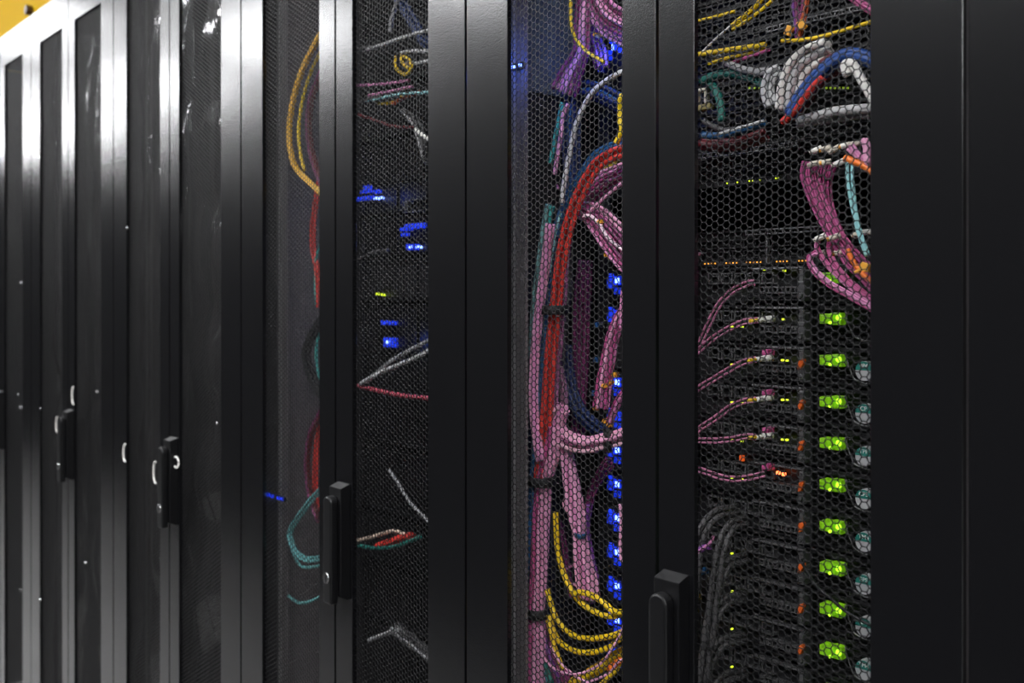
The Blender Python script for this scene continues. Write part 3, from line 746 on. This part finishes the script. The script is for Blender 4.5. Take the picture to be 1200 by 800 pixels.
fib('bright red cable under the royal blue ones, right door', [(965, 90), (956, 97), (944, 112), (932, 128), (917, 144)], .0042, RED, .112)
bundle('patch_cable', 'dark red cable behind the royal blue cables, right door', 'dark red cables behind blue', [(1000, 72), (984, 78), (968, 86), (955, 100), (942, 120), (928, 138)], 3, .0040, [REDD, RED], Y=.135, seed=33)
fib('short red cable above the white bundle, right door', [(985, 62), (972, 68), (962, 74)], .0038, REDD, .12)
fib('bright white cable curving to the right frame, right door', [(993, 88), (990, 76), (999, 75), (1006, 86), (1016, 104), (1035, 130)], .0046, WHITE, .11)
fib('upper pale grey cable running to the right frame, right door', [(935, 142), (955, 136), (980, 130), (1018, 127), (1040, 127)], .0048, GREYL, .13)
fib('lower grey cable running to the right frame, right door', [(935, 146), (960, 142), (990, 138), (1018, 134), (1040, 132)], .0040, GREY, .14)
fib('blue and white cable sagging under the jack bracket, right door', [(822, 158), (840, 159), (862, 154), (880, 149), (897, 143)], .0040, BLUE, .13)
fib('thin pale cable on top of the sagging blue one, right door', [(842, 157), (862, 151), (880, 146), (897, 141)], .0018, GREYL, .12)
fib('grey cable dipping above the sagging blue one, right door', [(825, 142), (840, 150), (854, 153), (866, 151)], .0034, GREYD, .14)
bundle('patch_cable', 'dark red cable sagging below the blue one, right door', 'dark red sagging cables', [(822, 168), (845, 170), (870, 167), (897, 158)], 3, .0040, [REDD], Y=.15, seed=34)
fib('yellow cable rising gently to the right frame, right door', [(916, 48), (938, 47), (962, 43), (990, 35), (1017, 27), (1040, 20)], .0021, YEL, .115)
bundle('patch_cable', 'purple fibre hanging from the top edge, right door', 'purple fibres at the top', [(933, -25), (932, 5), (935, 28), (936, 47)], 4, .0015, [MAGD, PURP, MAGD], Y=.14, spread=[1.5, 1.5, 1.7, 2], jit=.3, seed=35)
bundle('patch_cable', 'orange and purple fibre hanging right of the purple ones, right door', 'orange fibres at the top', [(946, -25), (943, 5), (939, 28), (935, 48)], 3, .0015, [MATS['burnt_orange'], MAGD, MATS['burnt_orange']], Y=.135, spread=[1.4, 1.4, 1.4, 1.3], jit=.3, seed=36)
bundle('patch_cable', 'magenta fibre crossing the top right corner, right door', 'magenta fibres top right', [(990, -12), (1003, 0), (1018, 10), (1040, 24)], 3, .0016, [MAG], Y=.13, spread=[1.6]*4, seed=37)
for k, (px, py) in enumerate(((925, 36), (940, 29))):
    p = P(px, py, .13); tag(MB().box(-.0035, .0035, -.003, .003, -.005, .005, Matrix.Translation(p) @ Matrix.Rotation(.5-k, 4, 'Y')).build('cable_plug', AMB, None, bevel=.001), ['orange plug left of the purple fibres, right door', 'orange plug right of the purple fibres, right door'][k], 'plug', 'orange plugs at the top of the right door')
# magenta fibre waterfall on the right
MF = 'magenta fibres at the right of the near cabinet'
bundle('fibre_cable', 'magenta fibre of the thick fall from the upper white boots, near cabinet', MF,
       [(952, 190), (949, 205), (957, 232), (968, 255), (982, 280), (998, 302), (1018, 322), (1040, 340)], 13, .0013, [MAG, MATS['dusk_magenta'], MAG], Y=.135, spread=[2.2, 2.1, 1.8, 1.7, 1.8, 2.0, 2.2, 2.4], jit=.25, seed=41)
bundle('fibre_cable', 'magenta fibre falling from the rear boots of the upper row, near cabinet', MF+', rear',
       [(973, 190), (969, 205), (968, 225), (974, 250), (984, 275)], 7, .0013, [MAG], Y=.145, spread=[2.4, 2.1, 1.7, 1.6, 1.6], jit=.3, seed=42)
bundle('fibre_cable', 'magenta fibre curving down from the middle white boots, near cabinet', MF+', middle',
       [(959, 282), (958, 291), (966, 306), (981, 322), (1000, 338), (1018, 349), (1040, 362)], 4, .0013, [MAG, PINK], Y=.125, spread=[1.3, 1.3, 1.3, 1.3, 1.5, 1.6, 1.6], jit=.2, seed=43)
bundle('fibre_cable', 'magenta fibre curving down just right of the middle boots, near cabinet', MF+', second middle',
       [(974, 280), (972, 292), (978, 308), (992, 325), (1018, 347), (1040, 360)], 4, .0013, [MAG], Y=.13, spread=[1.3]*6, jit=.2, seed=44)
bundle('fibre_cable', 'magenta fibre of the lowest pair crossing the topmost green latch, near cabinet', MF+', lowest',
       [(957, 296), (949, 302), (953, 315), (970, 331), (992, 344), (1018, 359), (1040, 372)], 3, .0013, [PINK, MAG], Y=.12, spread=[1.6, 1.6, 1.8, 1.8, 1.8, 1.7, 1.6], seed=45)
bundle('fibre_cable', 'pale pink fibre ribbon at the right frame, upper row of boots', 'pale pink ribbons', [(1012, 164), (1016, 172), (1017, 183), (1022, 192)], 4, .0018, [PINKL], Y=.11, spread=[1.4, 1.2, 1.4, 1.3], seed=46)
bundle('fibre_cable', 'pink fibre slanting between the upper boots and the frame, near cabinet', 'slanting pink ribbons', [(996, 172), (1004, 181), (1013, 190), (1022, 198)], 4, .0016, [PINK, PINKL], Y=.12, spread=[2, 1.4, 1.6, 1.6], seed=47)
def boots(pts, Y, lbls, mm):
    for k, (x0, y0, x1, y1) in enumerate(pts):
        a, b = P(x0, y0, Y), P(x1, y1, Y+.004)
        e = empty('fibre_plug', a, lbls[k], 'plug', 'white-booted fibre plugs in the near cabinet')
        d = b-a
        MB().tube([Vector((0, 0, 0)), d*.35, d*.7, d], .0030, 8).build('boot', BOOT if (k+mm) % 3 else WHITE, e)
        MB().tube([d*-.22, d*.02], .0021, 8).build('collar', AMB if k % 2 else BOOT, e)
boots([(951, 178, 963, 173), (962, 176, 974, 172), (973, 178, 985, 171), (985, 172, 996, 169), (995, 170, 1008, 167)], .125,
      ['leftmost white boot of the top row of fibre plugs', 'second white boot of the top row of fibre plugs', 'yellowish boot third in the top row of fibre plugs', 'grey boot fourth in the top row of fibre plugs', 'rightmost boot of the top row of fibre plugs'], 0)
boots([(949, 193, 963, 190), (963, 191, 974, 189), (978, 193, 994, 186)], .12,
      ['leftmost boot of the second row of fibre plugs', 'small boot in the middle of the second row of fibre plugs', 'large whitish boot at the right of the second row of fibre plugs'], 1)
boots([(956, 281, 968, 275), (972, 280, 985, 275), (1000, 276, 1012, 272), (1008, 273, 1024, 271)], .12,
      ['ivory boot at the left of the third row of fibre plugs', 'second ivory boot of the third row of fibre plugs', 'third boot of the third row, partly behind fibres', 'boot touching the right frame in the third row'], 0)
boots([(952, 299, 968, 295), (978, 297, 990, 294)], .13, ['amber-collared boot at the left of the lowest plug row', 'tan boot at the right of the lowest plug row'], 1)
bundle('fibre_cable', 'pale aqua fibre hanging from under the orange one, near cabinet', 'aqua fibres', [(996, 190), (996, 205), (998, 225), (1002, 250), (1008, 275), (1017, 300)], 2, .0019, [AQUA], Y=.11, spread=[1.3, 1.2, 1, .6, .55, .5])
cable('fibre_cable', 'upper orange fibre crossing to the right frame, near cabinet', [(990, 185), (1000, 189), (1010, 193), (1020, 199), (1035, 208)], .0036, ORA, .11)
cable('fibre_cable', 'lower orange fibre slanting to the right frame, near cabinet', [(993, 292), (999, 305), (1008, 318), (1019, 328), (1035, 340)], .0027, ORA, .115)
p = P(1015, 313, .10); tag(MB().box(-.005, .005, -.004, .004, -.004, .004, Matrix.Translation(p) @ Matrix.Rotation(.3, 4, 'Y')).cyl(p+Vector((-.006, 0, -.003)), (-1, 0, -.3), .0018, .006, 8).build('cable_plug', AMB, None, bevel=.001), 'bright orange plug at the right frame above the green latches', 'plug', 'orange plugs at the top of the right door')
# pink cables plugged into the servers
for i, pts in enumerate(([(800, 440), (816, 411), (828, 385), (842, 358), (858, 341), (876, 332), (884, 331)],
                         [(800, 428), (818, 411), (836, 396), (852, 386), (872, 377), (888, 375)],
                         [(800, 470), (818, 455), (838, 443), (856, 432), (872, 424), (886, 421)],
                         [(800, 518), (820, 502), (838, 490), (856, 477), (872, 470), (886, 468)],
                         [(800, 518), (820, 516), (840, 516), (860, 514), (874, 511), (886, 512)],
                         [(800, 545), (822, 551), (842, 558), (860, 561), (880, 559), (896, 555)])):
    ws = ['topmost server', 'second server', 'third server', 'fourth server', 'fifth server', 'server with the red lights']
    bundle('fibre_cable', 'pink twin fibre plugged into the '+ws[i]+', near cabinet', 'pink twin fibre of the '+ws[i], pts, 2, .0013, [mat('dusk_pink', (.46, .16, .28), .45)] if i == 0 else [MATS['dusk_pink']], Y=.165, spread=[1.8]*len(pts), seed=50+i)
    x, y = pts[-1]
    if 1 <= i <= 4:
        a, b = P(x, y, .165), P(x+19, y-2, .185); d = b-a
        e = empty('fibre_plug', a, 'white-booted fibre plug in the '+ws[i]+', near cabinet', 'plug', 'white-booted fibre plugs in the near cabinet')
        MB().tube([Vector((0, 0, 0)), d*.4], .0028, 8).tube([d*.4, d], .0036, 8).build('boot', WHITE, e)
        MB().tube([d*-.5, d*.0], .0018, 8).build('collar', YEL, e)
    if i >= 2:
        a = P(900, y-8, .185)
        tag(MB().box(-.004, .004, -.006, .008, -.0035, .0035, Matrix.Translation(a)).box(-.0025, .0025, -.009, -.006, -.002, .002, Matrix.Translation(a)).build('cable_plug', MAG, None, bevel=.001), 'magenta plug above the cable of the '+ws[i]+', near cabinet', 'plug', 'magenta plugs on the servers')
# grey cables plugged into the lower servers
for i, (x1, y1, x0, y0) in enumerate(((858, 598, 818, 640), (868, 612, 838, 690), (868, 655, 832, 730), (866, 700, 826, 770), (864, 748, 822, 815), (866, 790, 826, 850))):
    w = ['highest', 'second', 'third', 'fourth', 'fifth', 'lowest'][i]
    pts = [(x0-8, y0+70, .13), (x0, y0, .14), (x0+(x1-x0)*.25, y0+(y1-y0)*.62, .15), (x0+(x1-x0)*.6, y0+(y1-y0)*.93, .165), (x1, y1, .185), (x1+8, y1-2, .2)]
    bundle('patch_cable', w+' dark grey cable pair arching into the lower servers, near cabinet', w+' grey pair', pts, 2, .0034, [GREYD, MATS['dark_grey_jacket']], seed=60+i, spread=[1.1]*6)
cable('patch_cable', 'thin black cable drooping past the lower green latches, near cabinet', [(938, 655), (945, 668), (958, 688), (975, 702), (990, 715), (1025, 735)], .0017, CHAS, .16)
cable('patch_cable', 'purple cable at the left frame beside the grey cables, right door', [(805, 665), (815, 650), (824, 642), (832, 640)], .0035, PURP, .14)
cable('patch_cable', 'thin pinkish cable curl at the left frame, right door', [(812, 668), (812, 654), (820, 645), (832, 636), (836, 628)], .0016, PINK, .12)
cable('patch_cable', 'blue cable stub at the left frame below the purple one, right door', [(805, 676), (818, 670), (828, 668)], .0042, BLUE, .15)

# ------------------------------------------------------------------ status lights on the baffles
def lamp_bar(px, py, pxs, label, Y=.060, core=True, s=.0016):
    p = P(px, py, Y); e = empty('status_lamp', p, label, 'light', 'blue status lamps behind the left doors')
    xs = [P(q, py, Y).x-p.x for q in pxs]
    MB().box(min(xs)-.004, max(xs)+.004, .002, .0065, -.004, .004).build('lamp_body', BLK, e, bevel=.0008)
    m = MB()
    for x in xs: m.box(x-s, x+s, -.001, .002, -s, s)
    m.build('lens', BLUELED2 if core else BLUELED, e)
    return e
lamp_bar(602, 78, [597.5, 601.5, 609], 'small bright blue lamp on the post at the top left, near cabinet', s=.0015)
lamp_bar(318, 581, [308, 311.5, 315, 318.5, 326, 330], 'row of blue lamp dots behind the left edge of the left door, middle cabinet', Y=.024, core=False, s=.0026)
def blue_point(px, py, Y, w, r=.01, name='blue_lamp_glow'):
    l = bpy.data.lights.new(name, 'POINT'); l.energy = w; l.color = (.05, .14, 1); l.shadow_soft_size = r
    o = bpy.data.objects.new(name, l); C.objects.link(o); o.location = P(px, py, Y); return o
blue_point(604, 72, .038, .13)
blue_point(712, 60, .165, .05)
blue_point(668, 60, .09, .035)
blue_point(320, 581, .0145, .006, .004)

# ------------------------------------------------------------------ middle cabinet
XL3, XR3 = XC[3]-.240, XC[3]+.240
def unit(py0, py1, label, px=455, grp='equipment in the middle cabinet', slots=6, m=None, name='rack_server', cat='server'):
    z1, z0 = P(px, py0, YE).z, P(px, py1, YE).z
    e = empty(name, (XL3, YE, z0), label, cat, grp); h = z1-z0-.001; w = XR3-XL3
    MB().box(0, w, .004, .5, 0, h).box(0, w, 0, .004, h-.002, h).box(0, w, 0, .004, 0, .002).build('chassis', m or BLK, e)
    sl = MB()
    for k in range(slots):
        x0 = .03+k*(w-.06)/slots; x1 = x0+(w-.06)/slots-.004
        sl.box(x0, x1, .0, .004, .004, .006).box(x0, x1, .0, .004, h-.007, h-.005).box(x0, x0+.002, .0, .004, .006, h-.007)
    sl.build('drive_bays', CHAS, e)
    MB().box(.002, .018, -.004, .004, .002, h-.002).build('ear', CHAS, e, bevel=.001)
    return e
units = [unit(-40, 18, 'dark unit at the photo top behind navy cables, middle cabinet'),
         unit(20, 62, 'dark unit behind the small yellow coil, middle cabinet', slots=10),
         unit(64, 100, 'dark unit above the pink and aqua cables, middle cabinet', slots=12),
         unit(106, 160, 'dark unit behind the thin dark red cable, middle cabinet', slots=4),
         unit(165, 214, 'dark unit just above the blue-lit unit, middle cabinet', slots=8),
         unit(216, 250, 'server with the two blue-lit bars, middle cabinet', slots=5),
         unit(254, 300, 'server with two white-blue lamps at the right, middle cabinet', slots=5),
         unit(303, 352, 'server with two yellow-green dots, middle cabinet', slots=3, m=CHAS),
         unit(356, 412, 'server with the round blue glow, middle cabinet', slots=6),
         unit(415, 520, 'tall dark unit behind the crossing grey cables, middle cabinet', slots=4),
         unit(524, 600, 'dark unit behind the slanting grey cable, middle cabinet', slots=5),
         unit(605, 660, 'dark unit behind the red and green cables, middle cabinet', slots=8),
         unit(664, 730, 'dark unit below the red and green cables, middle cabinet', slots=4),
         unit(734, 830, 'lowest dark unit in view, middle cabinet', slots=6)]
def blocks(e, name, m, rects, d=-.008):
    b = MB()
    for (x0, y0, x1, y1) in rects:
        a, c = P(x0, y1, YE), P(x1, y0, YE)
        b.box(a.x-e.location.x, c.x-e.location.x, d, .001, a.z-e.location.z, c.z-e.location.z)
    return b.build(name, m, e, bevel=.0015)
blocks(units[5], 'blue_window', BLUELED, [(421, 229, 440, 236), (430, 217, 436, 225), (426, 222, 437, 227), (441, 222, 447, 227)])
blocks(units[5], 'blue_lamp', BLUELED2, [(443, 231, 446, 234), (447.5, 230.5, 450, 233.5)], -.010)
blocks(units[5], 'handle_frame', GREYM, [(479, 232, 500, 236), (477, 236, 481, 246), (476, 246, 500, 250)])
blocks(units[6], 'blue_window', BLUELED, [(478, 261, 500, 269), (472, 266, 484, 271), (474, 273, 480, 277), (480, 286, 483, 293), (487, 286, 491.5, 293)])
blocks(units[6], 'blue_lamp', BLUELED2, [(484, 288, 486.3, 291), (492.5, 288, 495.3, 291)], -.010)
blocks(units[7], 'link_light', YGLED, [(443.5, 343, 446, 345.5), (449.5, 344, 452, 346.5)], -.006)
blocks(units[8], 'blue_window', BLUELED, [(449, 376, 466, 380), (452, 396, 466, 406)], -.006)
blocks(units[8], 'blue_lamp', BLUELED2, [(457, 399, 459.5, 402)], -.010)
blue_point(462, 400, .17, .02); blue_point(488, 283, .17, .02); blue_point(436, 228, .17, .015); blue_point(480, 15, .16, .012)
def mc(label, pts, r, m, Y=.14): return cable('patch_cable', label+', middle cabinet', pts, r, m, Y)
mc('pale grey cable curving up to the top edge', [(476, -25), (466, 2), (460, 18), (457, 38)], .0034, GREY)
mc('whitish cable slanting below the navy cables', [(430, 58), (455, 50), (475, 43), (500, 36), (515, 33)], .0030, GREYL)
mc('dim grey cable continuing left under the whitish one', [(410, 60), (425, 57), (442, 54)], .003, GREYD)
bundle('patch_cable', 'navy cable slanting at the top right, middle cabinet', 'navy cables of the middle cabinet', [(460, -15), (474, 8), (486, 28), (500, 50)], 6, .003, [NAVY], Y=.15, spread=[1.35]*4)
# yellow coil
cpt = [(464, 66), (463, 74), (466, 82), (474, 87), (480, 84), (482, 76), (478, 69), (470, 66), (472, 74), (479, 80)]
mc('small coiled yellow cable', cpt, .0026, YEL, .13)
mc('upper white cable right of the yellow coil', [(470, 62), (482, 60), (500, 60), (515, 60)], .003, GREYL)
mc('lower white cable right of the yellow coil', [(476, 74), (488, 74), (500, 72), (515, 71)], .003, GREYL)
mc('pink cable running level at the height of the coil bottom', [(418, 100), (440, 99), (462, 97), (480, 94)], .0022, PINK)
mc('pink cable sloping up above the aqua one', [(432, 112), (452, 108), (470, 104), (484, 101)], .0022, PINK)
mc('aqua cable sloping up to the right frame', [(428, 118), (445, 115), (465, 111), (485, 109), (515, 108)], .0024, AQUA)
mc('dim grey cable joining the aqua one at the left', [(415, 122), (430, 117), (448, 113)], .003, GREYD)
mc('olive cable bending up under the aqua one', [(442, 121), (455, 121), (466, 117), (476, 109)], .0024, YEL, .15)
mc('orange cable under the aqua one', [(460, 122), (470, 116), (480, 112), (492, 108)], .0034, MATS['burnt_orange'], .15)
mc('thin dark red cable sagging to the right', [(420, 134), (440, 141), (462, 148), (485, 149)], .0024, REDD)
mc('short white cable end at the right frame', [(487, 150), (491, 155), (498, 160), (510, 166)], .0032, WHITE, .12)
bundle('patch_cable', 'dim grey cable in the tangle at the right frame, middle cabinet', 'grey tangle', [(470, 128), (482, 136), (490, 148), (496, 170), (500, 190)], 3, .0024, [GREYD, GREY], Y=.15, jit=.6, seed=71, spread=[1.5]*5)
mc('dim grey cable arching left of the two lamps', [(410, 310), (422, 303), (436, 296), (455, 293)], .003, GREYD)
mc('upper grey cable of the crossing pair', [(422, 450), (440, 438), (455, 425), (475, 413), (500, 400), (515, 393)], .0034, GREY)
mc('brighter grey cable of the crossing pair', [(422, 450), (445, 437), (465, 428), (485, 420), (500, 412), (515, 406)], .0034, GREYL, .135)
mc('dull red cable drooping to the right', [(420, 452), (445, 458), (470, 463), (500, 466), (515, 466)], .0036, mat('dull_red', (.40, .05, .08), .5), .14)
mc('grey cable slanting down to the right', [(455, 550), (468, 568), (480, 588), (494, 602), (510, 616)], .0026, GREY)
mc('beige cable of the small loop near the handle', [(418, 633), (432, 630), (446, 626), (462, 622), (480, 628)], .003, mat('beige_jacket', (.62, .48, .38), .5))
bundle('patch_cable', 'red cable of the short red band near the handle, middle cabinet', 'red band', [(442, 640), (455, 636), (468, 631), (482, 627)], 4, .003, [RED], Y=.14, seed=72)
mc('dark green cable sagging under the red band', [(420, 639), (440, 642), (462, 640), (480, 634), (494, 628)], .003, TEALD, .13)
mc('whitish cable stub near the photo bottom', [(432, 750), (445, 745), (456, 741), (466, 737)], .0035, GREY, .13)
bundle('patch_cable', 'grey cable in the tangle at the bottom right, middle cabinet', 'bottom grey tangle', [(462, 735), (472, 745), (482, 752), (492, 758), (505, 768)], 7, .0022, [GREYD, GREYD, GREY], Y=.15, jit=.4, seed=73, spread=[1.9]*5)
# left door of the middle cabinet
ycol = 'yellow cable in the tall loop behind the left door, middle cabinet'
bundle('patch_cable', ycol, 'tall yellow loop', [(395, 22, .048), (378, 38, .048), (366, 58, .048), (352, 88, .048), (342, 125, .048), (339, 160, .048), (343, 188, .048), (352, 203, .048), (372, 222, .048), (395, 245, .048)], 4, .0024, [mat('amber_jacket', (.72, .40, .03), .45)], spread=[1.05]*10, seed=74)
cable('patch_cable', 'single bright yellow cable inside the tall loop, middle cabinet', [(392, 30), (376, 60), (364, 85), (355, 115), (350, 150), (352, 180), (357, 200)], .0028, YEL, .06)
bundle('patch_cable', 'dark red cable beside the stile, left door of the middle cabinet', 'dark red strands', [(388, 60), (374, 92), (364, 120), (362, 155), (368, 190), (380, 220)], 4, .0026, [REDD, MAGD], Y=.085, spread=[1.3]*6, seed=75)
bundle('patch_cable', 'red cable hanging along the stile, left door of the middle cabinet', 'hanging red cables', [(376, 205), (371, 232), (367, 262), (367, 292), (372, 320), (374, 360)], 2, .0026, [RED], Y=.10)
bundle('patch_cable', 'lower red cable hanging along the stile towards the handle, middle cabinet', 'lower red cables', [(378, 490), (372, 515), (370, 545), (370, 580), (376, 612)], 2, .0026, [RED], Y=.10)
bundle('patch_cable', 'shaded dark red cable left of the lower red ones, middle cabinet', 'shaded dark red', [(378, 480), (364, 510), (360, 545), (364, 580), (374, 610)], 4, .0024, [REDD, MAGD], Y=.09, spread=[1.3]*5, seed=76)
cable('patch_cable', 'thin teal cable along the stile beside the red cables, middle cabinet', [(376, 285), (370, 305), (369, 330), (371, 360)], .0022, TEAL, .10)
cable('patch_cable', 'short teal cable at the stile halfway down, middle cabinet', [(375, 390), (371, 405), (371, 425), (375, 445)], .0024, TEAL, .10)
tl = mat('dusty_teal', (.10, .30, .30), .45)
bundle('patch_cable', 'teal cable in the loop beside the handle, middle cabinet', 'teal loop', [(385, 565), (367, 583), (354, 600), (342, 618), (340, 630), (346, 645), (356, 654), (368, 655), (390, 650)], 2, .0026, [tl], Y=.048, spread=[(1,.8)]*9)
cable('patch_cable', 'outer teal cable under the loop beside the handle, middle cabinet', [(340, 632), (345, 652), (355, 664), (372, 663), (390, 658)], .0026, tl, .052)
cable('patch_cable', 'lone teal cable sagging below the loop, middle cabinet', [(338, 698), (350, 706), (362, 705), (373, 700), (390, 692)], .0026, tl, .05)
bundle('patch_cable', 'black cable bulging beside the stile halfway down, middle cabinet', 'black bulge', [(385, 365), (370, 385), (359, 410), (361, 430), (372, 455), (385, 470)], 5, .0032, [BLKM], Y=.095, seed=77)

# ------------------------------------------------------------------ light of the room, camera, view
w = bpy.data.worlds.new('world'); SC.world = w; w.use_nodes = True
w.node_tree.nodes['Background'].inputs['Color'].default_value = (.01, .01, .012, 1)
w.node_tree.nodes['Background'].inputs['Strength'].default_value = 1

cam = bpy.data.cameras.new('camera'); co = bpy.data.objects.new('camera', cam); C.objects.link(co)
co.location = CAM; co.rotation_euler = (PI/2, 0, PI/2-AL)
cam.sensor_width = 36; cam.lens = F/1200*36; cam.shift_y = -(400-HY)/1200
cam.clip_start = .02
cam.dof.use_dof = True; cam.dof.focus_distance = 1.03; cam.dof.aperture_fstop = 5.6
SC.camera = co
SC.view_settings.view_transform = 'Standard'; SC.view_settings.look = 'None'
SC.view_settings.gamma = 1; SC.view_settings.use_curve_mapping = False
SC.view_settings.exposure = 0
SC.cycles.use_denoising = True
SC.cycles.denoising_input_passes = 'RGB_ALBEDO_NORMAL'
SC.cycles.max_bounces = 6
